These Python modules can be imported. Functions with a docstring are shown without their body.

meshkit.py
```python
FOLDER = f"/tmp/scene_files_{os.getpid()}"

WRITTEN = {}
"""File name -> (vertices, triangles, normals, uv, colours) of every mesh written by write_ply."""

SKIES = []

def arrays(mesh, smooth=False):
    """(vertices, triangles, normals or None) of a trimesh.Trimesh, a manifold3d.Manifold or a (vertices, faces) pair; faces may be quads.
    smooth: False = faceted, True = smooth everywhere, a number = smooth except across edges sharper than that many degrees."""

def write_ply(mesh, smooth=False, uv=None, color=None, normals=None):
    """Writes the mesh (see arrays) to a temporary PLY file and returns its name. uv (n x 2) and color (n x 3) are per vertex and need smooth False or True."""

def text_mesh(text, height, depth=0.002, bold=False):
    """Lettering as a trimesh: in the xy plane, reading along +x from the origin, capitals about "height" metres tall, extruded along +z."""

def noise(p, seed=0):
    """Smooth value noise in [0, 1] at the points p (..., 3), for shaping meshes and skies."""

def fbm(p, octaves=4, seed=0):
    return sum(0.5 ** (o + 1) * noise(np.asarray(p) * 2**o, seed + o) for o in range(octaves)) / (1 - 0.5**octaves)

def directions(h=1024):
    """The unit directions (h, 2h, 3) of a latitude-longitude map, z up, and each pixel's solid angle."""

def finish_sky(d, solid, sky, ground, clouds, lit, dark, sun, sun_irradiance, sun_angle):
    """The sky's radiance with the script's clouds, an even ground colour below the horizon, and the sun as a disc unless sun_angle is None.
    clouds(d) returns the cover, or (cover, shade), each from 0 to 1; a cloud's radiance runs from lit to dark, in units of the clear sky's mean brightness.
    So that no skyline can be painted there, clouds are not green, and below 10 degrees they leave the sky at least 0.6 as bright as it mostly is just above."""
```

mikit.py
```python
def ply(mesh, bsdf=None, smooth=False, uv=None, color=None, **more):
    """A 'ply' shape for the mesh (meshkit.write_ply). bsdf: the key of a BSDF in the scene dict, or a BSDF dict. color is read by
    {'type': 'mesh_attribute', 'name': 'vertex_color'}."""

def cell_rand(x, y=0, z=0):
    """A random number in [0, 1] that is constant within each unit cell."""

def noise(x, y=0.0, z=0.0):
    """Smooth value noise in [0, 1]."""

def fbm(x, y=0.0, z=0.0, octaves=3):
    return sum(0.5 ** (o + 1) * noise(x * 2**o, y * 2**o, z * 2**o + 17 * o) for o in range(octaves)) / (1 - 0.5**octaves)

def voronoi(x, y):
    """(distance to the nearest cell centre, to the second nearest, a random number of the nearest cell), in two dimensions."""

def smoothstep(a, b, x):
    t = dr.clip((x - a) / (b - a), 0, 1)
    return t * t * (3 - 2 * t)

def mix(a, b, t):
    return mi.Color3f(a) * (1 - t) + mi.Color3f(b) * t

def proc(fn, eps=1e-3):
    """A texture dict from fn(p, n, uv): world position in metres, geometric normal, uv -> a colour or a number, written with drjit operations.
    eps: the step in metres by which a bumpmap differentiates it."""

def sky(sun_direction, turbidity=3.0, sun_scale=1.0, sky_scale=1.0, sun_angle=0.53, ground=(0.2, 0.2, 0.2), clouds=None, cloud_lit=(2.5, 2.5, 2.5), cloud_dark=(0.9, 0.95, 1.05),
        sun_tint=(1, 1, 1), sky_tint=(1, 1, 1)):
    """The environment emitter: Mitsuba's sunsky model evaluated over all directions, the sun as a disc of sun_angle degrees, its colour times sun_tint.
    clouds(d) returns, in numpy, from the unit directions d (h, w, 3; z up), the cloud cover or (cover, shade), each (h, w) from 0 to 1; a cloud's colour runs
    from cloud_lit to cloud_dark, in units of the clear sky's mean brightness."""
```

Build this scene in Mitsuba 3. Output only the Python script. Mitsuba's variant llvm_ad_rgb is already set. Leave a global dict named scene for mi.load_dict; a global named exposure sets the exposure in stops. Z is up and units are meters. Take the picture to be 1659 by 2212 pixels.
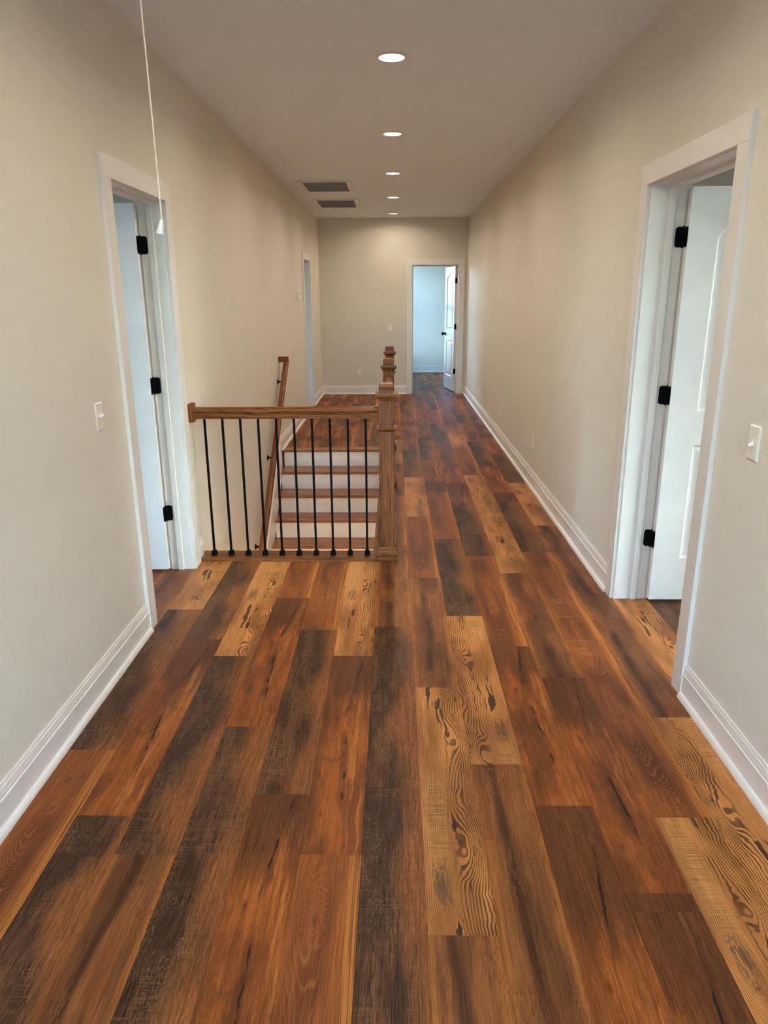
import math
import random
import numpy as np
import trimesh, shapely
from shapely.geometry import Polygon, box as sbox
import manifold3d as m3
import mitsuba as mi
import drjit as dr
import mikit
from mikit import proc, noise, fbm, smoothstep, mix, cell_rand

T = mi.ScalarTransform4f
random.seed(7)
scene, labels = {"type": "scene"}, {}
exposure = 0.0

# ------------------------------------------------------------------ camera
F_PX, YAW, PITCH, ROLL, EYE = 1549.23, -0.0153463, 0.2914916, -0.0057083, 1.55531
_fw = np.array([math.sin(YAW) * math.cos(PITCH), math.cos(YAW) * math.cos(PITCH), -math.sin(PITCH)])
_r0 = np.array([math.cos(YAW), -math.sin(YAW), 0.0])
_u0 = np.cross(_r0, _fw)
_up = -_r0 * math.sin(ROLL) + _u0 * math.cos(ROLL)
scene["camera"] = {
    "type": "perspective", "fov_axis": "x", "fov": math.degrees(2 * math.atan(829.5 / F_PX)),
    "near_clip": 0.02, "far_clip": 200.0,
    "to_world": T().look_at(origin=[0, 0, EYE], target=[float(v) for v in np.array([0, 0, EYE]) + _fw], up=[float(v) for v in _up]),
}

# ------------------------------------------------------------------ sky and lamp strengths
SKY = 140.0
scene["sky"] = mikit.sky((0.88, -0.15, 0.34), turbidity=3.6, sun_scale=0.0, sky_scale=SKY, ground=(0.16, 0.165, 0.15), sky_tint=(0.84, 1.01, 1.14))
LAMP = (330.0, 288.0, 230.0)           # strength of a ceiling downlight: radiance of an even lens
GLOW, BEAM = 0.24, 1.06                # the share of the glowing lens and of the beam below it

# ------------------------------------------------------------------ dimensions
XL, XR, YF, CE = -1.2039, 1.1706, 12.059, 2.743
TH = 0.150                              # wall thickness
YB = -1.4                               # back end of the hall
W, L = 0.1805, 1.2085                   # floor plank


# ------------------------------------------------------------------ materials
def lin(r, g, b, k=1.0):
    f = lambda c: (c / 255 / 12.92 if c / 255 < 0.04045 else ((c / 255 + 0.055) / 1.055) ** 2.4) * k
    return (f(r), f(g), f(b))


def rgb(c):
    return {"type": "rgb", "value": [float(x) for x in c]}


def mat(name, color, rough=0.5, spec=0.5, metallic=0.0, bump=None, scale=1.0, **more):
    b = {"type": "principled", "base_color": color if isinstance(color, dict) else rgb(color), "roughness": rough, "specular": spec, **more}
    if metallic:
        b["metallic"] = metallic
    if bump is not None:
        b = {"type": "bumpmap", "nested_texture": bump, "scale": scale, "nested_bsdf": b}
    scene[name] = {"type": "twosided", "nested": b}
    return name


WALL = mat("m_wall", proc(lambda p, n, uv: mi.Color3f(0.640, 0.575, 0.480) * (0.985 + 0.03 * noise(p.x * 3, p.y * 3, p.z * 3))), 0.55, 0.35)
CEIL = mat("m_ceiling", (0.70, 0.72, 0.71), 0.9, 0.1)
TRIM = mat("m_trim", (0.69, 0.645, 0.59), 0.30, 0.45)
DOORW = mat("m_door", (0.72, 0.715, 0.71), 0.35, 0.5)
RISER = mat("m_riser", (0.86, 0.84, 0.80), 0.35, 0.5)
IVORY = mat("m_plate", (0.74, 0.69, 0.60), 0.3, 0.5)
WHITEP = mat("m_white_plastic", (0.80, 0.78, 0.74), 0.35, 0.5)
BLACK = mat("m_black_metal", (0.003, 0.003, 0.003), 0.5, 0.03)
SCREW = mat("m_screw", (0.45, 0.42, 0.38), 0.4, 0.5)
SLOT = mat("m_slot", (0.02, 0.02, 0.02), 0.8, 0.2)
VENTG = mat("m_vent_mesh", (0.24, 0.235, 0.225), 0.7, 0.2)
CORD = mat("m_cord", proc(lambda p, n, uv: mix((0.62, 0.52, 0.36), (0.80, 0.72, 0.56), smoothstep(0.3, 0.7, noise(p.z * 420, p.x * 900, p.y * 900)))), 0.8, 0.2)
SUB = mat("m_subfloor", (0.05, 0.03, 0.02), 0.9, 0.1)
LENS = mat("m_lens", (0.9, 0.9, 0.88), 0.4, 0.4)


def oak_fn(ax, tone=1.0):
    """Stained oak; ax: the axis along the grain."""
    def fn(p, n, uv):
        q = [p.x, p.y, p.z]
        l = q[ax]
        a, b = [q[i] for i in range(3) if i != ax]
        c = a + b * 0.83
        wob = 0.012 * noise(l * 5.0, a * 30, b * 30) + 0.004 * noise(l * 17.0, c * 60)
        rings = noise((c + wob) * 190.0, l * 2.6)
        pores = noise((c + wob * 1.4) * 520.0, l * 16.0 + a * 90)
        fine = noise((c + wob) * 1100.0, l * 60.0)
        k = smoothstep(0.42, 0.75, rings) * 0.55 + smoothstep(0.55, 0.85, pores) * 0.65 + 0.22 * (fine - 0.5)
        big = fbm(l * 2.0, a * 8, b * 8, 2)
        base = mix(lin(148, 87, 43, tone), lin(120, 67, 32, tone), big)
        return mix(base, lin(64, 34, 16, tone), dr.clip(k, 0, 1))
    return fn


OAK = [mat(f"m_oak_{i}", proc(oak_fn(i, 0.76)), 0.38, 0.18) for i in range(3)]
TREADM = mat("m_oak_tread", proc(lambda p, n, uv: oak_fn(0, 1.3)(p, n, uv) * mi.Color3f(1.0, 1.14, 1.16)), 0.36, 0.3)


# ---- the floor planks' printed designs. uv: x = 10 * seed + (0..1 across), y = metres along from the pattern's start
def dec(uv):
    s = dr.floor(uv.x * 0.1)
    u = uv.x - 10.0 * s
    return u, uv.y, s


def frac(x):
    return x - dr.floor(x)


def bump01(a, b, soft, x):
    return smoothstep(a - soft, a + soft, x) * (1 - smoothstep(b - soft, b + soft, x))


def streak(x, y, o):
    """Fine grain along the plank, in [0, 1]."""
    return 0.42 * noise(x / 0.9, y / 34 + o) + 0.33 * noise(x / 2.1 + 31, y / 90 + o) + 0.25 * noise(x / 5.5 + 77, y / 230 + o)


def line(x, xc, w):
    return 1 - smoothstep(w * 0.4, w, dr.abs(x - xc))


def design_golden(p, n, uv):
    u, v, s = dec(uv)
    x, y, o = u * 180.0, v * 1000.0, s * 17.31
    t = frac(v / L)
    wob = 15 * noise(y / 130 + o, 3.1) + 5 * noise(y / 36 + o, x / 60) + 1.8 * noise(y / 11 + o, x / 30)
    wave = smoothstep(0.44, 0.60, u + 0.16 * (noise(y / 170 + o, 9.2) - 0.5))
    xk = 158.0 - 40 * noise(y / 500 + o, 0.5)
    ph = (x + wob * 1.5) / 9.5 + 1.6 * noise(x / 34 + o, y / 150) + y / 900
    for kt in (0.30, 0.86):
        ph = ph - 5.0 * dr.exp(-dr.square((x - xk) / 34.0) - dr.square((t - kt) * 1208 / 120.0))
    tri = dr.abs(frac(ph) - 0.5) * 2
    th = 0.26 + 0.42 * noise(y / 60 + o, x / 30)
    bold = (1 - smoothstep(th * 0.55, th + 0.10, tri)) * wave * (0.62 + 0.38 * noise(y / 28 + o, x / 14))
    ph2 = (x + wob * 0.8) / 5.6 + 0.9 * noise(x / 40 + o, y / 210)
    tri2 = dr.abs(frac(ph2) - 0.5) * 2
    fine = (1 - smoothstep(0.10, 0.50, tri2)) * (1 - 0.8 * wave) * (0.25 + 0.75 * noise(y / 60 + o, dr.floor(ph2) * 5.7))
    g = streak(x + 0.5 * wob, y, o)
    saw = bump01(0.03, 0.34, 0.04, t) * bump01(0.10, 0.44, 0.06, u) * smoothstep(0.52, 0.72, noise(y / 2.6 + o, x / 55)) * (0.3 + 0.7 * noise(y / 50 + o, x / 25))
    e = 0.07 * (noise(x / 4, y / 8 + o) - 0.5)
    patch = bump01(0.37, 0.47, 0.025, t + e) * bump01(0.14, 0.38, 0.06, u + e) * smoothstep(0.15, 0.5, noise(x / 3, y / 45 + o))
    cr = noise((x + wob) / 8.5, y / 95 + o) * bump01(0.50, 0.80, 0.06, t) * bump01(0.20, 0.62, 0.08, u)
    crack = smoothstep(0.66, 0.73, cr + 0.22 * (noise(x / 2.5, y / 10 + o) - 0.5))
    cr2 = smoothstep(0.90, 0.95, noise((x + wob) / 9 + 40, y / 120 + o) + 0.10 * (noise(x / 2, y / 10 + o) - 0.5)) * wave
    base = mix(lin(184, 120, 64), lin(142, 88, 46), smoothstep(0.3, 0.75, fbm(x / 55, y / 300 + o, 1.0, 2)))
    base = mix(base, lin(200, 142, 82), 0.40 * bump01(0.02, 0.36, 0.06, t) * bump01(0.06, 0.45, 0.08, u))
    base = base * (0.72 + 0.56 * g)
    c = mix(base, lin(92, 54, 28), dr.clip(fine * 1.1, 0, 0.95))
    c = mix(c, lin(96, 60, 32), saw * 0.65)
    c = mix(c, lin(54, 32, 17), dr.clip(bold, 0, 1) * 0.96)
    c = mix(c, lin(84, 62, 42), patch * 0.85)
    c = mix(c, lin(206, 154, 94), 0.22 * smoothstep(0.58, 0.68, cr) * (1 - crack))
    return mix(c, lin(44, 26, 15), dr.clip(crack + cr2, 0, 1) * 0.9)


def design_knotty(p, n, uv):
    u, v, s = dec(uv)
    x, y, o = u * 180.0, v * 1000.0, s * 11.7
    t = frac(v / L)
    wob = 9 * noise(y / 130 + o, 1.3) + 4 * noise(y / 40 + o, x / 50)
    cloud = fbm(x / 85 + o, y / 330 + o, 2.0, 2)
    dark = smoothstep(0.34, 0.80, 0.72 * fbm(x / 60 + o, y / 260 + o, 5.0, 3) + 0.42 * bump01(-0.3, 0.28, 0.14, t) + 0.12 * (1 - u))
    g = streak(x + 0.7 * wob, y, o)
    base = mix(lin(152, 82, 34), lin(122, 64, 29), smoothstep(0.3, 0.7, cloud))
    light = smoothstep(0.50, 0.85, noise((x + wob * 2) / 11, y / 260 + o)) * smoothstep(0.42, 0.75, u)
    c = mix(base, lin(182, 112, 52), light * 0.65)
    c = mix(c, lin(78, 45, 26), dark * 0.78)
    c = c * (0.40 + 1.20 * g)
    c = c * (0.78 + 0.44 * noise(x / 1.2 + y / 60, y / 11 + o))
    c = mix(c, lin(96, 50, 24), 0.35 * smoothstep(0.5, 0.8, fbm(x / 18 + o, y / 60, 7.0, 2)))
    for kx, kt, r in ((58.0, 0.42, 6.5), (96.0, 0.60, 5.0), (44.0, 0.86, 4.5)):
        q = dr.square((x - kx + 3 * noise(y / 12, 1.0)) / r) + dr.square((t - kt) * 1208.0 / (r * 2.6))
        c = mix(c, lin(86, 34, 15), dr.exp(-q * 0.9) * 0.75)
    band = dr.exp(-dr.square((t - 0.585 - 0.05 * dr.sin(u * 5.0)) / 0.010)) * bump01(0.1, 0.6, 0.1, u)
    c = mix(c, lin(84, 48, 24), band * 0.40)
    jag = 4 * (noise(y / 13 + o, 7.7) - 0.5) + 10 * (noise(y / 60 + o, 2.7) - 0.5)
    xc1 = 142.0 - 60.0 * t / 0.45 + jag
    w1 = 0.6 + 4.6 * smoothstep(0.35, 0.8, noise(y / 40 + o, 5.1))
    xc2 = 100.0 + 40.0 * (t - 0.62) + jag
    w2 = 0.6 + 5.2 * smoothstep(0.3, 0.8, noise(y / 34 + o, 8.1))
    m1, m2 = bump01(0.05, 0.38, 0.04, t), bump01(0.52, 0.82, 0.04, t)
    ck = line(x, xc1, w1) * m1 + line(x, xc2, w2) * m2
    sh = line(x, xc1 + 4, 16.0) * m1 + line(x, xc2 - 5, 18.0) * m2
    c = mix(c, lin(70, 39, 21), dr.clip(sh, 0, 1) * 0.48)
    hairs = smoothstep(0.80, 0.90, noise((x + jag) / 2.2 + 13, y / 75 + o)) * smoothstep(0.45, 0.7, noise(x / 30, y / 140 + o))
    c = mix(c, lin(52, 28, 14), hairs * 0.55)
    return mix(c, lin(32, 17, 10), dr.clip(ck, 0, 1) * 0.88)


def design_weathered(p, n, uv):
    u, v, s = dec(uv)
    x, y, o = u * 180.0, v * 1000.0, s * 7.9
    t = frac(v / L)
    cloud = fbm(x / 60 + o, y / 280 + o, 4.0, 3)
    side = smoothstep(0.42, 0.95, u + 0.55 * (noise(y / 260 + o, 6.0) - 0.5) + 0.25 * (cloud - 0.5))
    c = mix(lin(64, 39, 25), lin(94, 58, 36), smoothstep(0.35, 0.70, cloud))
    c = mix(c, lin(132, 76, 38), side * 0.85)
    g = streak(x + 2 * noise(y / 30, o), y, o)
    c = c * (0.30 + 1.40 * g)
    cross = smoothstep(0.56, 0.80, noise(y / 2.4 + o, x / 40)) * smoothstep(0.48, 0.70, noise(x / 55 + o, y / 120))
    rough = smoothstep(0.60, 0.80, noise(x / 1.3 + y / 40, y / 7 + o)) * smoothstep(0.42, 0.62, noise(x / 50 + o, y / 110 + 40))
    c = mix(c, lin(128, 92, 60), dr.clip(cross * 0.30 + rough * 0.48, 0, 0.8) * (1 - 0.6 * side))
    fib = noise(x / 1.1 + y / 55 + 5, y / 13 + o)
    c = c * (0.66 + 0.68 * fib)
    deep = smoothstep(0.66, 0.84, noise(x / 1.5 + 9, y / 36 + o)) * (1 - side * 0.6)
    return mix(c, lin(24, 15, 10), deep * 0.72)


def design_cathedral(p, n, uv):
    u, v, s = dec(uv)
    x, y, o = u * 180.0, v * 1000.0, s * 13.3
    t = frac(v / L)
    strip = smoothstep(0.79, 0.87, u + 0.03 * (noise(y / 160 + o, 3.0) - 0.5))
    xc = 74.0 + 26 * (noise(y / 330 + o, 1.0) - 0.5)
    wob = 5 * noise(y / 55 + o, x / 40) + 2 * noise(y / 15 + o, x / 25)
    q = (x + wob - xc) / 36.0
    f = q * q * 0.8 + y / 150.0 + 1.1 * noise(x / 30 + o, y / 120) + 1.8 * noise(y / 300 + o, 4.0)
    for kt in (0.24, 0.62):
        f = f + 1.7 * dr.exp(-dr.square((x - xc) / 22.0) - dr.square((t - kt) * 1208 / 52.0))
    fr = f * 3.1
    rl = smoothstep(0.55, 0.95, dr.abs(frac(fr) - 0.5) * 2) * (0.4 + 0.6 * noise(x / 7, y / 45 + o))
    mid = 1 - smoothstep(1.1, 1.9, dr.abs(q))
    g = streak(x + wob, y, o)
    cloud = fbm(x / 80 + o, y / 300, 3.0, 2)
    base = mix(lin(128, 68, 31), lin(92, 46, 24), smoothstep(0.3, 0.7, cloud))
    base = mix(base, lin(142, 80, 36), (1 - mid) * 0.6)
    c = mix(base * (0.42 + 1.16 * g), lin(168, 106, 58), rl * mid * 0.42)
    for kt in (0.24, 0.62):
        d2 = dr.square((x - xc) / 9.0) + dr.square((t - kt) * 1208 / 16.0)
        c = mix(c, lin(66, 30, 15), dr.exp(-d2) * 0.45)
    saw = smoothstep(0.66, 0.86, noise(y / 6 + o, x / 60)) * bump01(0.68, 0.95, 0.05, t) * mid
    c = mix(c, lin(168, 110, 66), saw * 0.32)
    sl = mix(lin(174, 106, 48), lin(120, 68, 31), smoothstep(0.42, 0.72, noise(x / 2.0, y / 260 + o))) * (0.75 + 0.5 * g)
    return mix(c, sl, strip)


def design_streaked(p, n, uv):
    u, v, s = dec(uv)
    x, y, o = u * 180.0, v * 1000.0, s * 5.77
    t = frac(v / L)
    wob = 7 * noise(y / 80 + o, x / 60)
    xc = 72.0 + 40 * (noise(y / 330 + o, 2.0) - 0.5)
    w = 9 + 26 * noise(y / 210 + o, 5.5)
    d = dr.abs(x + wob - xc)
    dk = (1 - smoothstep(w * 0.2, w * 1.5, d)) * (0.35 + 0.65 * smoothstep(0.3, 0.6, noise(y / 170 + o, 11.0)))
    cloud = fbm(x / 75 + o, y / 300 + o, 6.0, 3)
    base = mix(lin(130, 78, 40), lin(98, 58, 32), smoothstep(0.3, 0.7, cloud))
    edge = smoothstep(0.84, 0.98, u) + (1 - smoothstep(0.03, 0.14, u)) * 0.8
    g = streak(x + wob, y, o)
    c = mix(base, lin(164, 98, 44), edge * 0.6)
    c = mix(c, lin(62, 34, 20), dk * 0.85)
    red = smoothstep(0.5, 0.8, noise(x / 30 + o, y / 190)) * smoothstep(0.3, 0.6, t)
    c = mix(c, lin(112, 54, 28), red * 0.5)
    c = c * (0.36 + 1.28 * g)
    pits = smoothstep(0.60, 0.82, noise(x / 1.2 + y / 70, y / 13 + o)) * smoothstep(0.45, 0.65, noise(x / 40 + 20, y / 120 + o))
    lt = smoothstep(0.58, 0.80, noise(x / 1.1 + 50, y / 20 + o)) * smoothstep(0.5, 0.7, noise(x / 60 + 60, y / 200 + o))
    c = mix(c, lin(160, 104, 58), lt * 0.42)
    return mix(c, lin(46, 27, 16), pits * 0.5)


def plank_relief(p, n, uv):
    u, v, s = dec(uv)
    x, y = u * 180.0, v * 1000.0
    return noise(x / 1.6 + s, y / 34.0) * 0.6 + noise(x / 5.0, y / 90.0 + s) * 0.4


def plank_rough(p, n, uv):
    u, v, s = dec(uv)
    return 0.38 + 0.16 * noise(u * 60 + s, v * 22.0)


RELIEF, ROUGH = proc(plank_relief), proc(plank_rough)
TONE = dict(golden=(1.00, 0.96, 0.94), knotty=(0.80, 0.76, 0.76), weathered=(0.88, 0.86, 0.86), cathedral=(0.82, 0.78, 0.78), streaked=(0.80, 0.76, 0.76))


def toned(f, k):
    return lambda p, n, uv: f(p, n, uv) * mi.Color3f(*k)


PLANKM = {k: mat(f"m_plank_{k}", proc(toned(f, TONE[k])), ROUGH, 0.13, bump=RELIEF, scale=0.00035)
          for k, f in dict(golden=design_golden, knotty=design_knotty, weathered=design_weathered, cathedral=design_cathedral, streaked=design_streaked).items()}


# ------------------------------------------------------------------ mesh helpers
def bx(x0, x1, y0, y1, z0, z1, c=0.0):
    """A box, its edges chamfered by c."""
    lo, hi = np.minimum([x0, y0, z0], [x1, y1, z1]), np.maximum([x0, y0, z0], [x1, y1, z1])
    if c <= 0:
        return trimesh.creation.box(bounds=[lo, hi])
    pts = []
    for k in range(3):
        d = np.full(3, c); d[k] = 0
        for s in np.ndindex(2, 2, 2):
            s = np.array(s)
            pts.append(np.where(s == 0, lo + d, hi - d))
    return trimesh.convex.convex_hull(np.array(pts))


def cat(*ms):
    return trimesh.util.concatenate([m for m in ms])


def moved(m, mtx):
    m = m.copy()
    m.apply_transform(mtx)
    return m


AX_X = np.array([[0, 0, 1, 0], [1, 0, 0, 0], [0, 1, 0, 0], [0, 0, 0, 1.0]])      # polygon (y, z) extruded along x
AX_Y = np.array([[1, 0, 0, 0], [0, 0, 1, 0], [0, 1, 0, 0], [0, 0, 0, 1.0]])      # polygon (x, z) extruded along y


def extr(poly, depth):
    ps = getattr(poly, "geoms", [poly])
    return cat(*[trimesh.creation.extrude_polygon(g, depth, engine="earcut") for g in ps])


def ex_x(poly, x0, x1):
    m = moved(extr(poly, abs(x1 - x0)), AX_X)
    m.apply_translation([min(x0, x1), 0, 0])
    return m


def ex_y(poly, y0, y1):
    m = moved(extr(poly, abs(y1 - y0)), AX_Y)
    m.apply_translation([0, min(y0, y1), 0])
    return m


def ex_z(poly, z0, z1):
    m = extr(poly, abs(z1 - z0))
    m.apply_translation([0, 0, min(z0, z1)])
    return m




def frustum(a0, b0, a1, b1, z0, z1, cx=0, cy=0):
    """A square-sided block: half sizes (a0, b0) at z0 and (a1, b1) at z1."""
    v = [(cx + sx * a, cy + sy * b, z) for a, b, z in ((a0, b0, z0), (a1, b1, z1)) for sx, sy in ((-1, -1), (1, -1), (1, 1), (-1, 1))]
    return trimesh.convex.convex_hull(np.array(v))


def lathe(profile, sections=40):
    return trimesh.creation.revolve(np.array(profile, float), sections=sections)


# ------------------------------------------------------------------ scene helpers
def obj(key, mesh, m, parent=None, smooth=False, **more):
    base = f"{parent}__{key}" if parent else key
    k, i = base, 0
    while k in scene:
        i += 1
        k = f"{base}_{i:03d}"
    scene[k] = mikit.ply(mesh, m, smooth=smooth, **more)
    return k


TAKEN = set()


def thing(name, label, category, group=None, kind=None):
    k, i = name, 0
    while k in TAKEN or k in scene:
        i += 1
        k = f"{name}_{i:03d}"
    TAKEN.add(k)
    labels[k] = {"label": label, "category": category}
    if group:
        labels[k]["group"] = group
    if kind:
        labels[k]["kind"] = kind
    return k


def struct(name, mesh, m, label, category):
    labels[name] = {"label": label, "category": category, "kind": "structure"}
    TAKEN.add(name)
    scene[name] = mikit.ply(mesh, m)
    return name


def structs(name, label, category):
    labels[name] = {"label": label, "category": category, "kind": "structure"}
    TAKEN.add(name)
    return name


# ------------------------------------------------------------------ the setting: walls, floor, ceiling
TL, TR, TF = 0.130, 0.165, 0.150                     # thickness of the left, right and far wall
DL, DR_, DF, DB = (3.268, 4.001), (2.682, 3.564), (0.295, 1.029), (9.955, 10.665)   # clear openings: left, right, far, second left
HEAD = 2.032
XO, YO = 4.6, 15.63                                  # outer walls of the side rooms, far wall of the room beyond


def hole(a, z1=HEAD, z0=-0.02):
    return sbox(a[0] - 0.018, z0, a[1] + 0.018, z1 + 0.018)


stair_y0, stair_y1, stair_x = 4.165, 7.61, -0.075    # the opening in the floor
wl = sbox(YB, 0, YF, CE).union(sbox(3.0, -2.85, 8.0, 0.01)).difference(hole(DL)).difference(hole(DB))
struct("wall_left", ex_x(wl, XL - TL, XL), WALL, "long beige left wall of the hallway, beside the stairwell", "wall")
struct("wall_right", ex_x(sbox(YB, 0, YF, CE).difference(hole(DR_)), XR, XR + TR), WALL, "long beige right wall of the hallway", "wall")
struct("wall_far", ex_y(sbox(-XO, 0, XO, CE).difference(hole(DF)), YF, YF + TF), WALL, "beige end wall of the hallway around the far doorway", "wall")
WIN_B = (-1.12, 1.08)
struct("wall_back", ex_y(sbox(XL - TL, 0, XR + TR, CE).difference(sbox(WIN_B[0], 0.35, WIN_B[1], 2.5)), YB - 0.12, YB), WALL, "beige wall closing the hallway behind the viewer", "wall")
FX0, FX1 = 0.05, 2.6                                # the room beyond the far doorway
roof = shapely.union_all([sbox(XL - TL, YB - 0.12, XR + TR, YF), sbox(-XO - 0.12, 0.2, XO + 0.12, YF + TF), sbox(FX0 - 0.12, YF, FX1 + 0.12, YO + 0.12)])
struct("ceiling", ex_z(roof, CE, CE + 0.12), CEIL, "smooth off-white ceiling with a row of round downlights", "ceiling")

# side rooms, whose windows let the daylight in
room_l, room_l2 = (0.3, 5.4), (8.3, YF)
room_r = (0.1, 5.2)
WIN_L, WIN_L2, WIN_R, WIN_F = (1.2, 3.3), (8.6, 10.6), (0.9, 2.4), (13.4, 15.5)
WZ = (0.40, 2.42)


def win(a):
    return sbox(a[0], WZ[0], a[1], WZ[1])


lo = sbox(room_l[0], 0, YF, CE).difference(win(WIN_L)).difference(win(WIN_L2))
struct("wall_outer_left", ex_x(lo, -XO - 0.12, -XO), WALL, "outer wall with windows of the rooms left of the hallway", "wall")
struct("wall_outer_right", ex_x(sbox(room_r[0], 0, room_r[1], CE).difference(win(WIN_R)), XO, XO + 0.12), WALL, "outer wall with a window of the room right of the hallway", "wall")
for i, (x0, x1, y) in enumerate(((-XO - 0.12, XL - TL, room_l[0]), (-XO - 0.12, XL - TL, room_l[1] + 0.1), (-XO - 0.12, XL - TL, room_l2[0]), (XR + TR, XO + 0.12, room_r[0]), (XR + TR, XO + 0.12, room_r[1] + 0.1))):
    struct(f"wall_partition_{i + 1}", bx(x0, x1, y - 0.1, y, 0, CE), WALL, "beige partition wall of a side room", "wall")
struct("wall_far_room_back", bx(FX0 - 0.12, FX1 + 0.12, YO, YO + 0.12, 0, CE), WALL, "daylit back wall of the room beyond the far doorway", "wall")
struct("wall_far_room_left", ex_x(sbox(YF + TF, 0, YO, CE).difference(win(WIN_F)), FX0 - 0.12, FX0), WALL, "window wall of the room beyond the far doorway", "wall")
struct("wall_far_room_right", bx(FX1, FX1 + 0.12, YF + TF, YO, 0, CE), WALL, "right wall of the room beyond the far doorway", "wall")

# stairwell below the floor
struct("wall_stair_right", bx(stair_x, stair_x + 0.12, 3.0, 8.0, -2.85, -0.2), WALL, "wall under the floor on the right of the stairs", "wall")
struct("wall_stair_back", bx(XL - TL, stair_x + 0.12, 2.9, 3.0, -2.85, -0.2), WALL, "wall closing the stairwell below", "wall")
struct("wall_stair_front", bx(XL - TL, stair_x + 0.12, 8.0, 8.1, -2.85, -0.2), WALL, "wall behind the stairs below", "wall")
struct("floor_lower", bx(XL - TL, stair_x + 0.12, 2.9, 8.1, -2.95, -2.85), SUB, "lower floor at the foot of the stairs", "floor")

# windows of the side rooms
for i, (x, a) in enumerate(((-XO - 0.06, WIN_L), (-XO - 0.06, WIN_L2), (XO + 0.06, WIN_R), (FX0 - 0.06, WIN_F))):
    wk = structs(f"window_{i + 1}", "white framed window of a side room", "window")
    m = (WZ[0] + WZ[1]) / 2
    c = (a[0] + a[1]) / 2
    outer = win(a)
    inner = shapely.union_all([sbox(y0 + 0.05, z0 + 0.05, y1 - 0.05, z1 - 0.05) for y0, y1 in ((a[0], c), (c, a[1])) for z0, z1 in ((WZ[0], m), (m, WZ[1]))])
    obj("frame", ex_x(outer.difference(inner), x - 0.03, x + 0.03), TRIM, wk)

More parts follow.
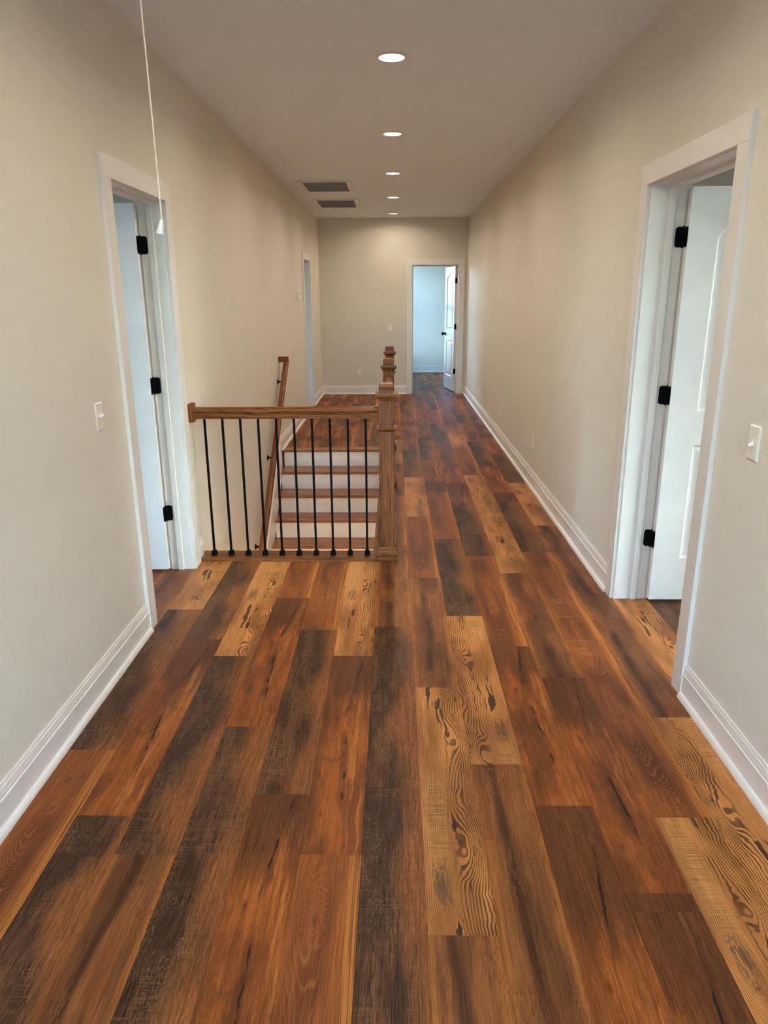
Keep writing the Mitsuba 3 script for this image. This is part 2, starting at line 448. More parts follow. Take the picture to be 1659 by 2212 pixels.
for i, (y, a, z) in enumerate(((YB - 0.06, WIN_B, (0.35, 2.5)),)):
    wk = structs(f"window_{i + 5}", "white framed window at the near end of the hallway", "window")
    m, c = (z[0] + z[1]) / 2, (a[0] + a[1]) / 2
    inner = shapely.union_all([sbox(x0 + 0.035, z0 + 0.035, x1 - 0.035, z1 - 0.035) for x0, x1 in ((a[0], c), (c, a[1])) for z0, z1 in ((z[0], m), (m, z[1]))])
    obj("frame", ex_y(sbox(a[0], z[0], a[1], z[1]).difference(inner), y - 0.03, y + 0.03), TRIM, wk)

# ---- floor: a slab with the planks on it
hall = sbox(XL, YB, XR, YF)
opening = sbox(XL - TL, stair_y0, stair_x, stair_y1)
plan = shapely.union_all([sbox(-XO, YB, XO, YF), sbox(FX0, YF - 0.01, FX1, YO)])
slab = plan.difference(opening)
struct("floor", ex_z(slab, -0.22, -0.0052), SUB, "plank floor of the hallway in mixed brown tones", "floor")
planked = shapely.union_all([
    sbox(XL, -0.4, XR, YF), sbox(XL - TL - 0.01, DL[0], XL + 0.01, DL[1]), sbox(XR - 0.01, DR_[0], XR + TR + 0.01, DR_[1]),
    sbox(DF[0], YF - 0.01, DF[1], YF + TF + 0.01), sbox(XL - TL - 0.01, DB[0], XL + 0.01, DB[1]),
    sbox(-2.9, 2.8, XL - TL, 4.6), sbox(XR + TR, 2.4, 2.9, 4.2), sbox(-2.3, 9.7, XL - TL, 11.0), sbox(FX0, YF + TF, 2.0, YO)]).difference(opening)

G, K, D, C, S = "golden", "knotty", "weathered", "cathedral", "streaked"
# column -> (a joint's y, {index of the plank that starts there, counted from that joint: (design, turned round, start of the pattern)})
KNOWN = {
    -8: (1.6, {0: (S, 0, .2), 1: (S, 0, .5), 2: (D, 0, 0)}),
    -7: (2.212, {-1: (C, 0, .1), 0: (D, 0, .3), 1: (G, 0, 0)}),
    -6: (1.872, {-1: (D, 0, .2), 0: (K, 0, 0), 1: (D, 0, .6)}),
    -5: (1.708, {-1: (S, 0, .3), 0: (D, 0, .1), 1: (G, 0, 0)}),
    -4: (2.360, {-1: (D, 0, .7), 0: (K, 0, 0), 1: (C, 0, .4)}),
    -3: (1.975, {-1: (K, 0, 0.05), 0: (D, 0, .4), 1: (C, 0, .1)}),
    -2: (1.712, {-1: (C, 0, .05), 0: (K, 0, .0), 1: (G, 0, 0), 7: (G, 0, .3)}),
    -1: (2.010, {-1: (D, 0, .5), 0: (D, 0, .8), 1: (S, 0, .2), 2: (C, 0, .3), 3: (D, 0, .3), 4: (G, 0, .6), 5: (K, 0, .2)}),
    0: (1.439, {-1: (S, 0, .1), 0: (G, 0, .55), 1: (S, 0, .4), 2: (C, 0, .2), 3: (G, 0, .2), 4: (D, 0, .2), 5: (S, 0, .6)}),
    1: (2.136, {-1: (S, 0, .7), 0: (G, 1, .25), 1: (D, 0, 0), 2: (C, 0, 0), 3: (K, 0, .3), 4: (D, 0, .2), 5: (S, 0, 0)}),
    2: (1.806, {-1: (K, 0, 0), 0: (K, 0, .1), 1: (C, 0, .6), 2: (D, 0, .5), 3: (K, 0, .5), 4: (S, 0, .3), 5: (D, 0, .1)}),
    3: (1.517, {-1: (K, 0, .0), 0: (K, 0, .05), 1: (S, 0, .5), 2: (G, 0, .1), 3: (G, 0, .25), 4: (C, 0, .5), 5: (G, 0, .5)}),
    4: (1.875, {-1: (G, 0, 0), 0: (C, 0, .7), 1: (C, 0, .1), 2: (D, 0, .6), 3: (K, 0, .2), 4: (D, 0, .1)}),
    5: (2.430, {-1: (G, 1, .3), 0: (S, 0, .6), 1: (S, 0, .2), 2: (G, 0, .15), 3: (D, 0, .4)}),
    6: (2.480, {0: (G, 0, .3), 1: (S, 0, .3)}),
    7: (2.900, {-1: (S, 0, .1), 0: (D, 0, .1), 1: (S, 0, .3)}),
}
rng = random.Random(11)
seed = 0
for col in range(-17, 17):
    y0, known = KNOWN.get(col, (rng.uniform(0, L), {}))
    last = None
    for j in range(-4, 15):
        ya, yb = y0 + j * L, y0 + (j + 1) * L
        xa, xb = 0.083 + W * col, 0.083 + W * (col + 1)
        options = [k for k in (K, K, K, D, D, C, C, C, S, S, S) if k != last]
        pick = (rng.choice(options), rng.random() < 0.35, rng.random())
        kind, turned, phase = known.get(j, pick)
        last = kind
        seed += 1
        rect = sbox(xa, ya, xb, yb)
        got = rect.intersection(planked)
        if got.area < 0.002:
            continue
        e = 0.0007
        if got.geom_type == "Polygon" and abs(got.area - got.envelope.area) < 1e-7:
            x0, yy0, x1, yy1 = got.bounds
            v, f = [], []
            ring = lambda q, z: [(x0 + q, yy0 + q, z), (x1 - q, yy0 + q, z), (x1 - q, yy1 - q, z), (x0 + q, yy1 - q, z)]
            v = ring(0, -0.005) + ring(0, -e) + ring(e, 0.0)
            for a in (0, 4):
                for i in range(4):
                    f.append((a + i, a + (i + 1) % 4, a + 4 + (i + 1) % 4, a + 4 + i))
            f.append((8, 9, 10, 11))
            v = np.array(v)
            f = np.array([(q[0], q[1], q[2]) for q in f] + [(q[0], q[2], q[3]) for q in f])
        else:
            m = ex_z(got, -0.005, 0.0)
            v, f = np.array(m.vertices), np.array(m.faces)
        u = np.clip((v[:, 0] - xa) / W, 0.001, 0.999)
        t = (yb - v[:, 1])
        if turned:
            u, t = 1 - u, L - t
        uv = np.stack([u + 10 * seed, t + phase * L], -1)
        obj("plank", trimesh.Trimesh(v, f, process=False), PLANKM[kind], "floor", uv=uv)

# ---- baseboards: a moulded board with a shoe moulding
PROF = [(0, 0), (.014, 0), (.014, .098), (.0105, .100), (.0105, .106), (.0125, .109), (.0095, .122), (.0095, .127), (.0060, .133), (.005, .140), (0, .140)]
SHOE = [(0.014, 0)] + [(0.014 + 0.017 * math.cos(a), 0.022 * math.sin(a)) for a in np.linspace(0, math.pi / 2, 7)]


def along(profile, axis, wall, sign, a0, a1):
    """A profile (distance from the wall, z) run along a wall from a0 to a1."""
    q = Polygon([(wall + sign * d, z) for d, z in profile])
    if axis == "y":
        return ex_y(q, a0, a1)
    return ex_x(q, a0, a1)


def baseboard(name, label, axis, wall, sign, a0, a1, shoe=True, s0=None, s1=None):
    struct(name, along(PROF, axis, wall, sign, a0, a1), TRIM, label, "baseboard")
    if shoe:
        obj("shoe_molding", along(SHOE, axis, wall, sign, a0 if s0 is None else s0, a1 if s1 is None else s1), TRIM, name, smooth=30)


CW, CT = 0.088, 0.018       # casing width and thickness
baseboard("baseboard_left", "white baseboard of the left wall nearest the viewer", "y", XL, 1, YB, DL[0] - 0.006 - CW, s1=DL[0] - 0.012 - CW)
baseboard("baseboard_left_stub", "short white baseboard between the left doorway and the stair railing", "y", XL, 1, DL[1] + 0.006 + CW, 4.205, shoe=False)
baseboard("baseboard_left_landing", "white baseboard of the left wall at the top of the stairs", "y", XL, 1, 7.35, DB[0] - 0.006 - CW, s0=7.47)
baseboard("baseboard_left_far", "white baseboard in the far left corner of the hallway", "y", XL, 1, DB[1] + 0.006 + CW, YF)
baseboard("baseboard_far", "white baseboard of the hallway's end wall", "x", YF, -1, XL, DF[0] - 0.006 - CW)
baseboard("baseboard_right", "long white baseboard of the right wall beyond the right doorway", "y", XR, -1, DR_[1] + 0.006 + CW, YF)
baseboard("baseboard_right_near", "white baseboard of the right wall nearest the viewer", "y", XR, -1, YB, DR_[0] - 0.006 - CW, s1=DR_[0] - 0.012 - CW)
baseboard("baseboard_far_room", "white baseboard of the room beyond the far doorway", "x", YO, -1, FX0, FX1)


# ------------------------------------------------------------------ doorways and doors
def frame_of(side):
    """Matrix from (along the wall, depth into the wall, z) to the world."""
    if side == "left":
        return np.array([[0, -1, 0, XL], [1, 0, 0, 0], [0, 0, 1, 0], [0, 0, 0, 1.0]])
    if side == "right":
        return np.array([[0, 1, 0, XR], [1, 0, 0, 0], [0, 0, 1, 0], [0, 0, 0, 1.0]])
    return np.array([[1, 0, 0, 0], [0, 1, 0, YF], [0, 0, 1, 0], [0, 0, 0, 1.0]])


def doorway(n, side, a, th, label, stop=(0.085, 0.117)):
    k = structs(f"trim_{n}", label, "door frame")
    M = frame_of(side)
    r, jt = 0.006, 0.018
    top = HEAD + r
    for nn in ((-CT, 0), (th, th + CT)):
        b = 0.0008
        for lo_, hi_ in ((a[0] - r - CW, a[0] - r), (a[1] + r, a[1] + r + CW)):
            obj("side_casing", moved(bx(lo_, hi_, nn[0], nn[1], 0.0, top, b), M), TRIM, k)
        obj("head_casing", moved(bx(a[0] - r - CW, a[1] + r + CW, nn[0], nn[1], top, top + CW, b), M), TRIM, k)
    for lo_, hi_, s0, s1 in ((a[0] - jt, a[0], a[0], a[0] + 0.011), (a[1], a[1] + jt, a[1] - 0.011, a[1])):
        obj("side_jamb", moved(bx(lo_, hi_, 0.0, th, 0.0, HEAD + jt), M), TRIM, k)
        obj("door_stop", moved(bx(s0, s1, stop[0], stop[1], 0.0, HEAD - 0.011, 0.001), M), TRIM, k)
    obj("head_jamb", moved(bx(a[0], a[1], 0.0, th, HEAD, HEAD + jt), M), TRIM, k)
    obj("door_stop", moved(bx(a[0], a[1], stop[0], stop[1], HEAD - 0.011, HEAD, 0.001), M), TRIM, k)
    return k


doorway(1, "left", DL, TL, "white door frame of the left doorway before the stair railing", stop=(0.055, 0.087))
doorway(2, "right", DR_, TR, "white door frame of the right doorway")
doorway(3, "far", DF, TF, "white door frame of the doorway at the end of the hallway")
doorway(4, "left", DB, TL, "white door frame of the narrow-looking doorway past the stairs")


def arch_panel(x0, x1, z0, z1, rise):
    if rise <= 0:
        return sbox(x0, z0, x1, z1)
    top = []
    for t in np.linspace(0, 1, 25):       # an eyebrow arch: shoulders, then a curve
        x = x1 + (x0 - x1) * t
        q = abs(2 * t - 1)
        top.append((x, z1 - rise * (1 - math.sqrt(max(0, 1 - min(1, q * 1.02) ** 2)) if q > 0 else 0)))
    return Polygon([(x0, z0), (x1, z0)] + top)


def leaf_mesh(w, h, t):
    """A two-panel door leaf, its upper panel arched: x from the hinge edge, y the thickness, z up."""
    def man(poly, y0, y1):
        m = ex_y(poly, y0, y1)
        m.merge_vertices()
        if m.volume < 0:
            m.invert()
        return m3.Manifold(m3.Mesh(np.asarray(m.vertices, np.float32), np.asarray(m.faces, np.uint32)))
    body = man(sbox(0, 0.018, w, h), 0, t)
    st = 0.135
    for pn in (arch_panel(st, w - st, 0.245, 0.845, 0), arch_panel(st, w - st, 1.010, h - 0.115, 0.10)):
        def loft(d0, e0, d1, e1, flip):
            p = []
            for d, e in ((d0, e0), (d1, e1)):
                q = np.array(pn.buffer(-d, join_style=2).exterior.coords)
                p.append(np.stack([q[:, 0], np.full(len(q), t - e if flip else e), q[:, 1]], -1))
            return m3.Manifold.hull_points(np.vstack(p))
        for flip in (False, True):
            body = body - (loft(0, -0.002, 0.013, 0.009, flip) - loft(0.022, 0.010, 0.050, 0.0025, flip))
    mm = body.to_mesh()
    return trimesh.Trimesh(np.asarray(mm.vert_properties)[:, :3], np.asarray(mm.tri_verts), process=False)


def rounded(x0, x1, z0, z1, r):
    return sbox(x0 + r, z0 + r, x1 - r, z1 - r).buffer(r, quad_segs=5)


def cyl(r, h, sections=20):
    return trimesh.creation.cylinder(r, h, sections=sections)


def knob_mesh():
    """A round knob on its rose, along -y from the origin."""
    m = lathe([(0, 0), (.032, 0), (.032, .005), (.026, .010), (.013, .013), (.011, .028), (.016, .034), (.026, .042), (.029, .052), (.026, .061), (.016, .066), (0, .067)], 28)
    return moved(m, trimesh.transformations.rotation_matrix(math.pi / 2, [1, 0, 0]))


def door(n, label, M, w, jamb_dir, zs=(0.345, 1.085, 1.812), t=0.035):
    """M: from the leaf's own frame (x along the leaf from the hinge edge, y its thickness away from the viewer, z up)."""
    k = structs(f"door_{n}", label, "door")
    obj("leaf", moved(leaf_mesh(w, 2.022, t), M), DOORW, k)
    for z in zs:
        edge = moved(extr(rounded(0.001, 0.034, z - 0.045, z + 0.045, 0.014), 0.003), np.array([[0, 0, -1, 0.001], [1, 0, 0, 0], [0, 1, 0, 0], [0, 0, 0, 1.0]]))
        pin = cyl(0.0066, 0.090)
        pin.apply_translation([-0.007, t + 0.004, z])
        tips = cat(*[moved(trimesh.creation.icosphere(1, 0.0045), trimesh.transformations.translation_matrix([-0.007, t + 0.004, z + s * 0.0445])) for s in (-1, 1)])
        jamb = moved(extr(rounded(-0.040, -0.006, z - 0.045, z + 0.045, 0.014), 0.004), np.array([[1, 0, 0, 0], [0, 0, -1, 0.050], [0, 1, 0, 0], [0, 0, 0, 1.0]])) if jamb_dir else None
        h = obj("hinge", moved(cat(edge, pin, tips, *([jamb] if jamb is not None else [])), M), BLACK, k)
        labels[h] = {"label": "black door hinge"}
        if jamb is not None:
            for sx, sz in ((-0.030, 0.030), (-0.018, 0.0), (-0.030, -0.030)):
                s = cyl(0.004, 0.0015, 10)
                s = moved(s, trimesh.transformations.rotation_matrix(math.pi / 2, [1, 0, 0]))
                s.apply_translation([sx, 0.0455, z + sz])
                obj("screw", moved(s, M), BLACK, h)
    kb = knob_mesh()
    kb.apply_translation([w - 0.062, 0, 0.935])
    kb2 = moved(knob_mesh(), np.diag([1, -1, 1, 1.0]))
    kb2.apply_translation([w - 0.062, t, 0.935])
    h = obj("knob", moved(cat(kb, kb2), M), BLACK, k, smooth=35)
    labels[h] = {"label": "round black door knob"}
    return k


def leafM(ox, oy, dx, dy, tx, ty):
    return np.array([[dx, tx, 0, ox], [dy, ty, 0, oy], [0, 0, 1, 0], [0, 0, 0, 1.0]])


door(1, "white two-panel door standing open inside the left doorway", leafM(XL - TL - 0.004, DL[1] - 0.050, -1, 0, 0, 1), 0.727, True, zs=(0.352, 1.09, 1.822))
door(2, "white two-panel door standing open inside the right doorway", leafM(XR + TR + 0.004, DR_[1] - 0.050, 1, 0, 0, 1), 0.876, True)
_d = np.array([0.880 - 0.986, 12.915 - 12.212]); _d /= np.linalg.norm(_d)
door(3, "white arched two-panel door half open in the far doorway", leafM(0.986, 12.220, _d[0], _d[1], _d[1], -_d[0]), 0.722, False, zs=(0.35, 1.075, 1.80))


# ------------------------------------------------------------------ stairs
RUN, RISE, N0 = 0.245, 0.1875, 7.505
sk = structs("staircase", "oak treads and white risers going down along the left wall", "stairs")
tx0, tx1 = XL + 0.020, stair_x
for i in range(1, 15):
    front, z = N0 - RUN * i, -RISE * i
    back = N0 - RUN * (i - 1) + 0.030
    prof = Polygon([(front + 0.005, z - 0.027), (back + 0.012, z - 0.027), (back + 0.012, z), (front + 0.009, z), (front + 0.003, z - 0.003), (front, z - 0.009), (front, z - 0.020), (front + 0.002, z - 0.025)])
    obj("tread", ex_x(prof, tx0, tx1), TREADM, sk)
for i in range(0, 15):
    yr, z1 = N0 - RUN * i + 0.030, -RISE * i - 0.027
    obj("riser", bx(tx0, tx1, yr, yr + 0.015, -RISE * (i + 1) if i < 14 else -2.85, z1), RISER, sk)
prof = Polygon([(N0 + 0.003, -0.027), (stair_y1 + 0.03, -0.027), (stair_y1 + 0.03, -0.0055), (stair_y1, -0.0055), (stair_y1, 0.003), (N0 + 0.008, 0.003), (N0 + 0.002, 0.0), (N0, -0.006), (N0, -0.020)])
obj("landing_nosing", ex_x(prof, tx0 - 0.018, -0.125), TREADM, sk)
# the skirt board: runs down the left wall over the ends of the steps, with the baseboard's moulding along its top
slope = RISE / RUN
top = lambda y: (y - 7.35) * slope + 0.155
board = Polygon([(7.37, 0.0), (7.37, top(7.37)), (4.30, top(4.30)), (4.30, top(4.30) - 0.42), (7.37, -0.24)])
skirt = structs("trim_5", "white skirt board running down the left wall beside the stair treads", "skirt board")
obj("board", ex_x(board, XL, XL + 0.019), TRIM, skirt)
ca, sa = math.cos(math.atan(slope)), math.sin(math.atan(slope))
for d0, d1, th in ((-0.004, 0.010, 0.027), (0.018, 0.024, 0.0225)):
    y0, y1 = 4.30, 7.37
    q = Polygon([(y0, top(y0) - d0), (y1, top(y1) - d0), (y1, top(y1) - d1), (y0, top(y0) - d1)])
    obj("molding", ex_x(q, XL, XL + th), TRIM, skirt)
obj("molding", bx(XL, XL + 0.024, 7.352, 7.370, 0.0, top(7.36) + 0.002), TRIM, skirt)

# ------------------------------------------------------------------ newel posts
NEWX = -0.047


RK = thing("stair_railing", "oak stair railing with square newel posts and thin black balusters around the stairwell", "railing")


def newel(x, y, label):
    h = 0.0445
    k = obj("newel_post", bx(x - h, x + h, y - h, y + h, 0.0, 1.020, .003), OAK[2], RK)
    labels[k] = {"label": label}
    obj("base", cat(bx(x - .067, x + .067, y - .067, y + .067, 0.0, .058, .003), frustum(.067, .067, .058, .058, .056, .068, x, y), frustum(.058, .058, .047, .047, .068, .084, x, y)), OAK[0], k)
    obj("collar", cat(frustum(.046, .046, .050, .050, .798, .806, x, y), frustum(.050, .050, .060, .060, .806, .816, x, y), frustum(.061, .061, .058, .058, .816, .822, x, y)), OAK[0], k)
    obj("cap", cat(frustum(.046, .046, .048, .048, .976, .982, x, y), frustum(.048, .048, .055, .055, .982, .996, x, y), frustum(.055, .055, .0585, .0585, .996, 1.002, x, y),
                   frustum(.062, .062, .064, .064, 1.002, 1.006, x, y), frustum(.064, .064, .064, .064, 1.006, 1.018, x, y), frustum(.064, .064, .055, .055, 1.018, 1.024, x, y)), OAK[0], k)
    obj("top_block", cat(bx(x - h, x + h, y - h, y + h, 1.018, 1.060, .001), frustum(h, h, .037, .037, 1.060, 1.075, x, y)), OAK[0], k)


NY = (4.200, 5.930, 7.480)
newel(NEWX, NY[0], "nearest oak newel post, at the corner of the black baluster railing")
newel(NEWX, NY[1], "middle oak newel post, behind the nearest one")
newel(NEWX, NY[2], "farthest oak newel post, at the top of the stairs")

# ------------------------------------------------------------------ railings
RAILP = [(-.030, .000), (.030, .000), (.031, .010), (.028, .016), (.0255, .022), (.026, .030), (.031, .040), (.0315, .050), (.027, .059), (.016, .065), (0, .067), (-.016, .065), (-.027, .059), (-.0315, .050), (-.031, .040), (-.026, .030), (-.0255, .022), (-.028, .016), (-.031, .010)]
RZ = 0.874
PLATE = 0.021


def baluster(k, x, y):
    b = obj("baluster", bx(x - .0063, x + .0063, y - .0063, y + .0063, PLATE, RZ + .004, .0008), BLACK, k)
    s = obj("shoe", cat(bx(x - .0165, x + .0165, y - .0165, y + .0165, PLATE, PLATE + .016, .0015), frustum(.0135, .0135, .0115, .0115, PLATE + .016, PLATE + .020, x, y),
                        frustum(.0145, .0145, .0145, .0145, PLATE + .020, PLATE + .025, x, y), frustum(.0135, .0135, .0085, .0085, PLATE + .025, PLATE + .033, x, y)), BLACK, b)


rk = RK
obj("handrail", ex_x(Polygon([(NY[0] + a, RZ + b) for a, b in RAILP]), XL + 0.018, NEWX - .0445), OAK[0], rk, smooth=25)
obj("rosette", ex_x(rounded(NY[0] - .058, NY[0] + .058, RZ - .022, RZ + .090, .030), XL, XL + .020), OAK[2], rk)
obj("shoe_plate", bx(XL + 0.001, NEWX - .067, 4.130, 4.268, -.012, PLATE, .002), OAK[0], rk)
for x in np.linspace(-1.121, -0.1695, 10):
    baluster(rk, float(x), 4.192)
for i, (y0, y1) in enumerate(((NY[0], NY[1]), (NY[1], NY[2]))):
    obj("handrail", ex_y(Polygon([(NEWX + a, RZ + b) for a, b in RAILP]), y0 + .0445, y1 - .0445), OAK[1], rk, smooth=25)
    obj("shoe_plate", bx(-.132, .012, y0 + .067, y1 - .067, -.012, PLATE, .002), OAK[1], rk)
    n = 14 if i == 0 else 12
    for y in np.linspace(y0 + .115, y1 - .115, n):
        baluster(rk, NEWX, float(y))

# ------------------------------------------------------------------ wall handrail down the stairs
hk = thing("wall_handrail", "oak handrail sloping down the left wall on black brackets", "handrail")
HX = XL + 0.075                                   # its centre line
hy0, hz0 = 7.62, 0.965                            # upper end, top edge
hy1 = 4.40
SL = RISE / RUN


def slope_matrix():
    d = np.array([0, 1, SL]); d /= np.linalg.norm(d)
    u = np.array([0, -d[2], d[1]])
    return np.stack([[1, 0, 0], u, d], 1)


R3 = slope_matrix()
ln = (hy0 - hy1) / R3[1, 2]
rail = extr(Polygon([(a * 0.82, b * 0.85 - .057) for a, b in RAILP]), ln)
M = np.eye(4); M[:3, :3] = R3; M[:3, 3] = np.array([HX, hy1, hz0 - SL * (hy0 - hy1)])


def oak_slope(p, n, uv):
    d = R3[:, 2]; u = R3[:, 1]
    q = mi.Point3f(p.x, p.y * float(u[1]) + p.z * float(u[2]), p.y * float(d[1]) + p.z * float(d[2]))
    return oak_fn(2, 0.84)(q, n, uv)


OAKS = mat("m_oak_slope", proc(oak_slope), 0.36, 0.28)
obj("handrail", moved(rail, M), OAKS, hk, smooth=25)
obj("wall_return", cat(ex_x(Polygon([(hy0 - .028 + a * .9, hz0 - .055 + b * .85) for a, b in RAILP]), XL, HX + .026)), OAK[0], hk, smooth=25)
for yb in (7.45, 6.64, 5.84, 5.02):
    zt = hz0 - SL * (hy0 - yb) - .068
    plate = cyl(.024, .006, 24); plate = moved(plate, trimesh.transformations.rotation_matrix(math.pi / 2, [0, 1, 0])); plate.apply_translation([XL + .003, yb, zt - .045])
    pts = [np.array([XL + .004, yb, zt - .045]), np.array([XL + .040, yb, zt - .046]), np.array([XL + .064, yb, zt - .034]), np.array([HX, yb, zt - .010])]
    arms = []
    for a, b, r in zip(pts[:-1], pts[1:], (.009, .0075, .0075)):
        arms.append(trimesh.creation.cylinder(r, segment=[a, b], sections=12))
        arms.append(moved(trimesh.creation.icosphere(1, r), trimesh.transformations.translation_matrix(b)))
    d = R3[:, 2]
    saddle = trimesh.creation.box((.026, .006, .062)); S4 = np.eye(4); S4[:3, :3] = R3; S4[:3, 3] = [HX, yb, zt - .003]
    b = obj("bracket", cat(plate, *arms, moved(saddle, S4)), BLACK, hk)
    labels[b] = {"label": "black metal handrail bracket"}

# ------------------------------------------------------------------ ceiling: downlights, grilles, smoke alarm
LX = -0.012
ordinal = ["behind the viewer, middle", "behind the viewer, next to the overhead one", "nearest of the five in the ceiling row, the largest in view", "second from the viewer in the ceiling row", "third from the viewer in the ceiling row, the middle one",
           "fourth from the viewer in the ceiling row", "farthest of the five in the ceiling row, by the end wall", "under the landing, over the foot of the stairs", "under the landing, left of the two beside the stairwell opening", "under the landing, right of the two beside the stairwell opening", "in the room left of the hallway", "in the room right of the hallway"]
for i, y in enumerate((0.594, 2.411, 4.228, 6.045, 7.862, 9.679, 11.496, 3.30, 4.05, 4.05, 3.3, 3.3)):
    lx, lz = (LX, CE) if i < 7 else ((-0.65, -0.75, -0.30, -3.0, 2.9)[i - 7], -0.22 if i < 10 else CE)
    k = thing("recessed_light", "round recessed ceiling downlight, " + ordinal[i], "ceiling light", "recessed downlights along the ceiling")
    ring = lathe([(.064, .000), (.066, -.005), (.074, -.0075), (.086, -.006), (.094, -.002), (.095, .000)], 48)
    ring.apply_translation([lx, y, lz])
    obj("trim_ring", ring, TRIM, k, smooth=40)
    a = np.linspace(0, 2 * math.pi, 49)[:-1]
    v = np.vstack([[lx, y, lz - .0035], np.stack([lx + .066 * np.cos(a), y + .066 * np.sin(a), np.full(48, lz - .0015)], -1)])
    f = np.array([[0, 1 + (j + 1) % 48, 1 + j] for j in range(48)])
    kk = obj("lens", trimesh.Trimesh(v, f, process=False), LENS, k)
    scene[kk]["emitter"] = {"type": "area", "radiance": rgb([c * (2.7 if 7 <= i <= 9 else GLOW) for c in LAMP])}
    if 7 <= i <= 9:                     # flat diffuse lights under the landing: no beam
        continue
    scene[f"beam_{i}"] = {"type": "spot", "cutoff_angle": 80.0, "beam_width": 18.0, "intensity": rgb([c * 0.0137 * BEAM for c in LAMP]),
                          "to_world": T().look_at(origin=[lx, y, lz - 0.009], target=[lx, y, lz - 1.0], up=[0, 1, 0])}

for i, (x0, x1, y0, y1, lab) in enumerate(((-1.040, -0.462, 8.290, 9.095, "nearer square return air grille in the ceiling"), (-1.040, -0.462, 9.800, 10.650, "farther square return air grille in the ceiling"))):
    k = thing("air_grille", lab, "air vent", "return air grilles in the ceiling")
    o = sbox(x0, y0, x1, y1)
    q1, q2, q3 = o.buffer(-.022, join_style=2), o.buffer(-.028, join_style=2), o.buffer(-.052, join_style=2)
    fr = obj("frame", cat(ex_z(o.difference(q1), CE - .010, CE), ex_z(q1.difference(q2), CE - .004, CE), ex_z(q2.difference(q3), CE - .014, CE)), TRIM, k)
    obj("filter", ex_z(q3, CE - .004, CE - .001), VENTG, k)
    sl = []
    a0, b0, a1, b1 = q3.bounds
    for y in np.arange(b0 + .012, b1 - .006, .0135):
        s = trimesh.creation.box((a1 - a0, .0015, .011))
        s.apply_transform(trimesh.transformations.rotation_matrix(math.radians(38), [1, 0, 0]))
        s.apply_translation([(a0 + a1) / 2, y, CE - .009])
        sl.append(s)
    lk = obj("louver", cat(*sl), VENTG, k)
    labels[lk] = {"label": "thin grey louvers", "kind": "stuff"}

k = thing("smoke_alarm", "small round white smoke alarm on the ceiling near the end wall", "smoke alarm")
m = lathe([(0, -.038), (.034, -.037), (.046, -.031), (.052, -.020), (.054, -.010), (.062, -.008), (.064, 0), (0, 0)], 36)
m.apply_translation([-0.725, 11.62, CE])
obj("body", m, WHITEP, k, smooth=35)

# ------------------------------------------------------------------ the pull cord of the attic hatch
k = thing("pull_cord", "beige cord with a white pull knob hanging from the ceiling at left", "pull cord")
CX0, CY0 = -0.600, 1.962
path = [np.array([CX0 + .010 * math.sin(t * 2.2) * (1 - t) - .006 * math.sin(t * 3.14), CY0 + .02 * (1 - t), 1.747 + (CE - .012 - 1.747) * t]) for t in np.linspace(0, 1, 40)]
segs = []
for a, b in zip(path[:-1], path[1:]):
    segs.append(trimesh.creation.cylinder(.0021, segment=[a, b], sections=8))
obj("cord", cat(*segs), CORD, k)
m = lathe([(0, -.0345), (.0088, -.0345), (.0098, -.033), (.0098, -.031), (.0084, -.028), (.0058, -.004), (.0050, .000), (.0024, .002), (0, .002)], 24)
m.apply_transform(trimesh.transformations.rotation_matrix(math.radians(14), [0, 1, 0]))
m.apply_translation(path[0] + np.array([0, 0, .001]))
obj("knob", m, WHITEP, k, smooth=40)
m = lathe([(0, -.014), (.010, -.013), (.014, -.006), (.015, 0), (0, 0)], 20)
m.apply_translation([path[-1][0], path[-1][1], CE])
obj("ceiling_eyelet", m, WHITEP, k, smooth=40)


# ------------------------------------------------------------------ switches, sockets and controls on the walls
def on_wall(side, a, z):
    """Frame with x along the wall, y out of the wall into the hall, z up, placed at (a, z)."""
    M = {"left": np.array([[0, 1, 0, XL], [1, 0, 0, a], [0, 0, 1, z], [0, 0, 0, 1.0]]),
         "right": np.array([[0, -1, 0, XR], [1, 0, 0, a], [0, 0, 1, z], [0, 0, 0, 1.0]]),
         "far": np.array([[1, 0, 0, a], [0, -1, 0, YF], [0, 0, 1, z], [0, 0, 0, 1.0]]),
         "room": np.array([[1, 0, 0, a], [0, -1, 0, YO], [0, 0, 1, z], [0, 0, 0, 1.0]])}
    return M[side]


def plate_mesh(w=.0700, h=.1150, t=.0058):
    b = .0045
    v = [(sx * (w / 2 - d), y, sz * (h / 2 - d)) for y, d in ((0, 0), (t * .45, 0), (t, b)) for sx in (-1, 1) for sz in (-1, 1)]
    return trimesh.convex.convex_hull(np.array(v))


def dot(x, z, y, r, h=.001):
    m = moved(cyl(r, h, 12), trimesh.transformations.rotation_matrix(math.pi / 2, [1, 0, 0]))
    m.apply_translation([x, y, z])
    return m


def switch(side, a, z, label, up=True):
    k = thing("light_switch", label, "light switch")
    M = on_wall(side, a, z)
    obj("plate", moved(plate_mesh(), M), IVORY, k)
    s = 1 if up else -1
    tog = cat(bx(-.0052, .0052, .0050, .0068, -.0120, .0120, .0006),
              moved(bx(-.0042, .0042, -.002, .0185, -.0048, .0048, .001), trimesh.transformations.translation_matrix([0, .004, 0]) @ trimesh.transformations.rotation_matrix(math.radians(28 * s), [1, 0, 0])))
    obj("toggle", moved(tog, M), WHITEP, k)
    for zz in (-.030, .030):
        obj("screw", moved(dot(0, zz, .0060, .0033), M), IVORY, k)
    return k


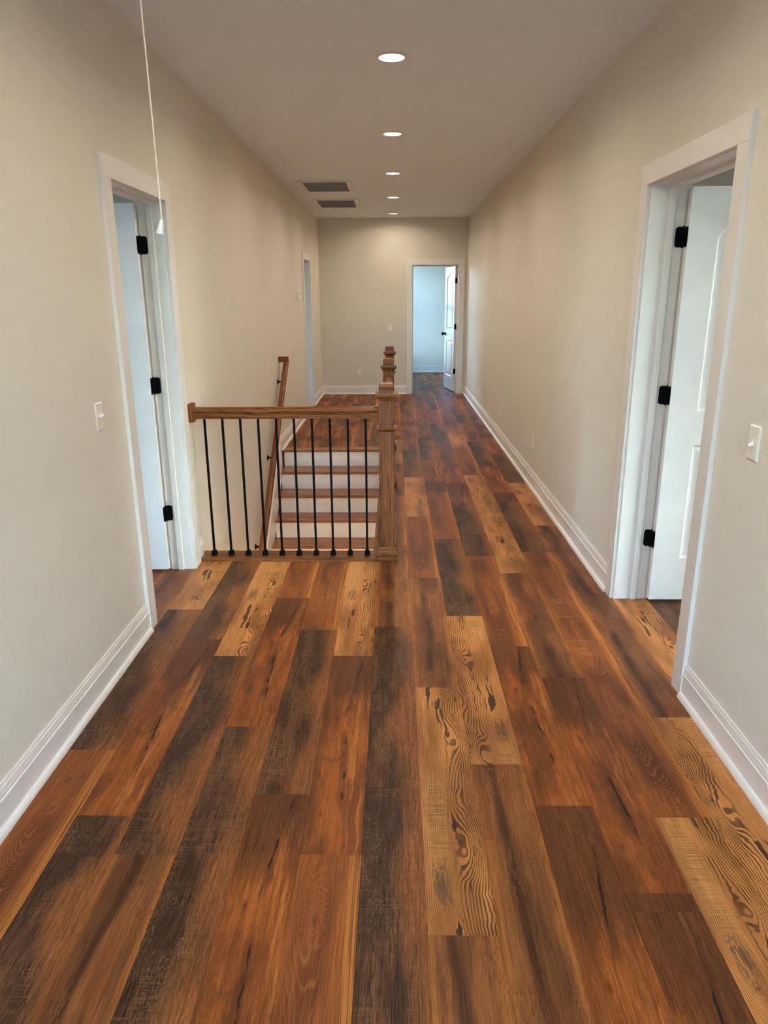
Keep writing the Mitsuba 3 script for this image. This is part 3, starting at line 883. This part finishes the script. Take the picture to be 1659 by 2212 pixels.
def outlet(side, a, z, label):
    k = thing("outlet", label, "outlet")
    M = on_wall(side, a, z)
    obj("plate", moved(plate_mesh(), M), IVORY, k)
    for zz in (-.0195, .0195):
        face = moved(extr(sbox(-.0165, zz - .0145, .0165, zz + .0145).intersection(shapely.Point(0, zz).buffer(.0185)), .0022), np.array([[1, 0, 0, 0], [0, 0, 1, .0050], [0, 1, 0, 0], [0, 0, 0, 1.0]]))
        r = obj("receptacle", moved(face, M), IVORY, k)
        sl = cat(bx(-.0072, -.0050, .0068, .0076, zz - .001, zz + .0075), bx(.0050, .0068, .0068, .0076, zz - .001, zz + .0075), dot(0, zz - .0075, .0070, .0025))
        obj("slots", moved(sl, M), SLOT, r)
    obj("screw", moved(dot(0, 0, .0060, .003), M), IVORY, k)
    return k


switch("left", 2.895, 1.094, "ivory toggle switch plate on the left wall before the left doorway")
switch("right", 2.314, 1.094, "ivory toggle switch plate on the right wall nearest the viewer", up=False)
switch("far", -0.073, 1.070, "ivory toggle switch plate on the end wall left of the far doorway")
switch("left", 8.38, 1.060, "ivory switch plate on the left wall above the top of the wall handrail")
switch("left", 11.07, 1.046, "ivory switch plate on the left wall past the narrow-looking doorway")
outlet("far", -0.582, 0.364, "ivory outlet low on the end wall left of the newel posts")
outlet("left", 8.77, 0.360, "ivory outlet low on the left wall by the top of the stairs")
outlet("right", 9.70, 0.350, "ivory outlet low on the right wall, farther of the two")
outlet("right", 5.99, 0.372, "ivory outlet low on the right wall, nearer of the two")
outlet("room", 0.445, 0.36, "outlet low on the daylit wall seen through the far doorway")

k = thing("thermostat", "small white thermostat on the left wall before the narrow-looking doorway", "thermostat")
M = on_wall("left", 9.30, 1.585)
obj("back_plate", moved(bx(-.075, .075, 0, .008, -.060, .060, .002), M), WHITEP, k)
obj("body", moved(bx(-.060, .060, .008, .030, -.045, .045, .005), M), WHITEP, k)
obj("screen", moved(bx(-.036, .036, .030, .0306, -.008, .030), M), mat("m_screen", (0.30, 0.33, 0.30), 0.3, 0.5), k)
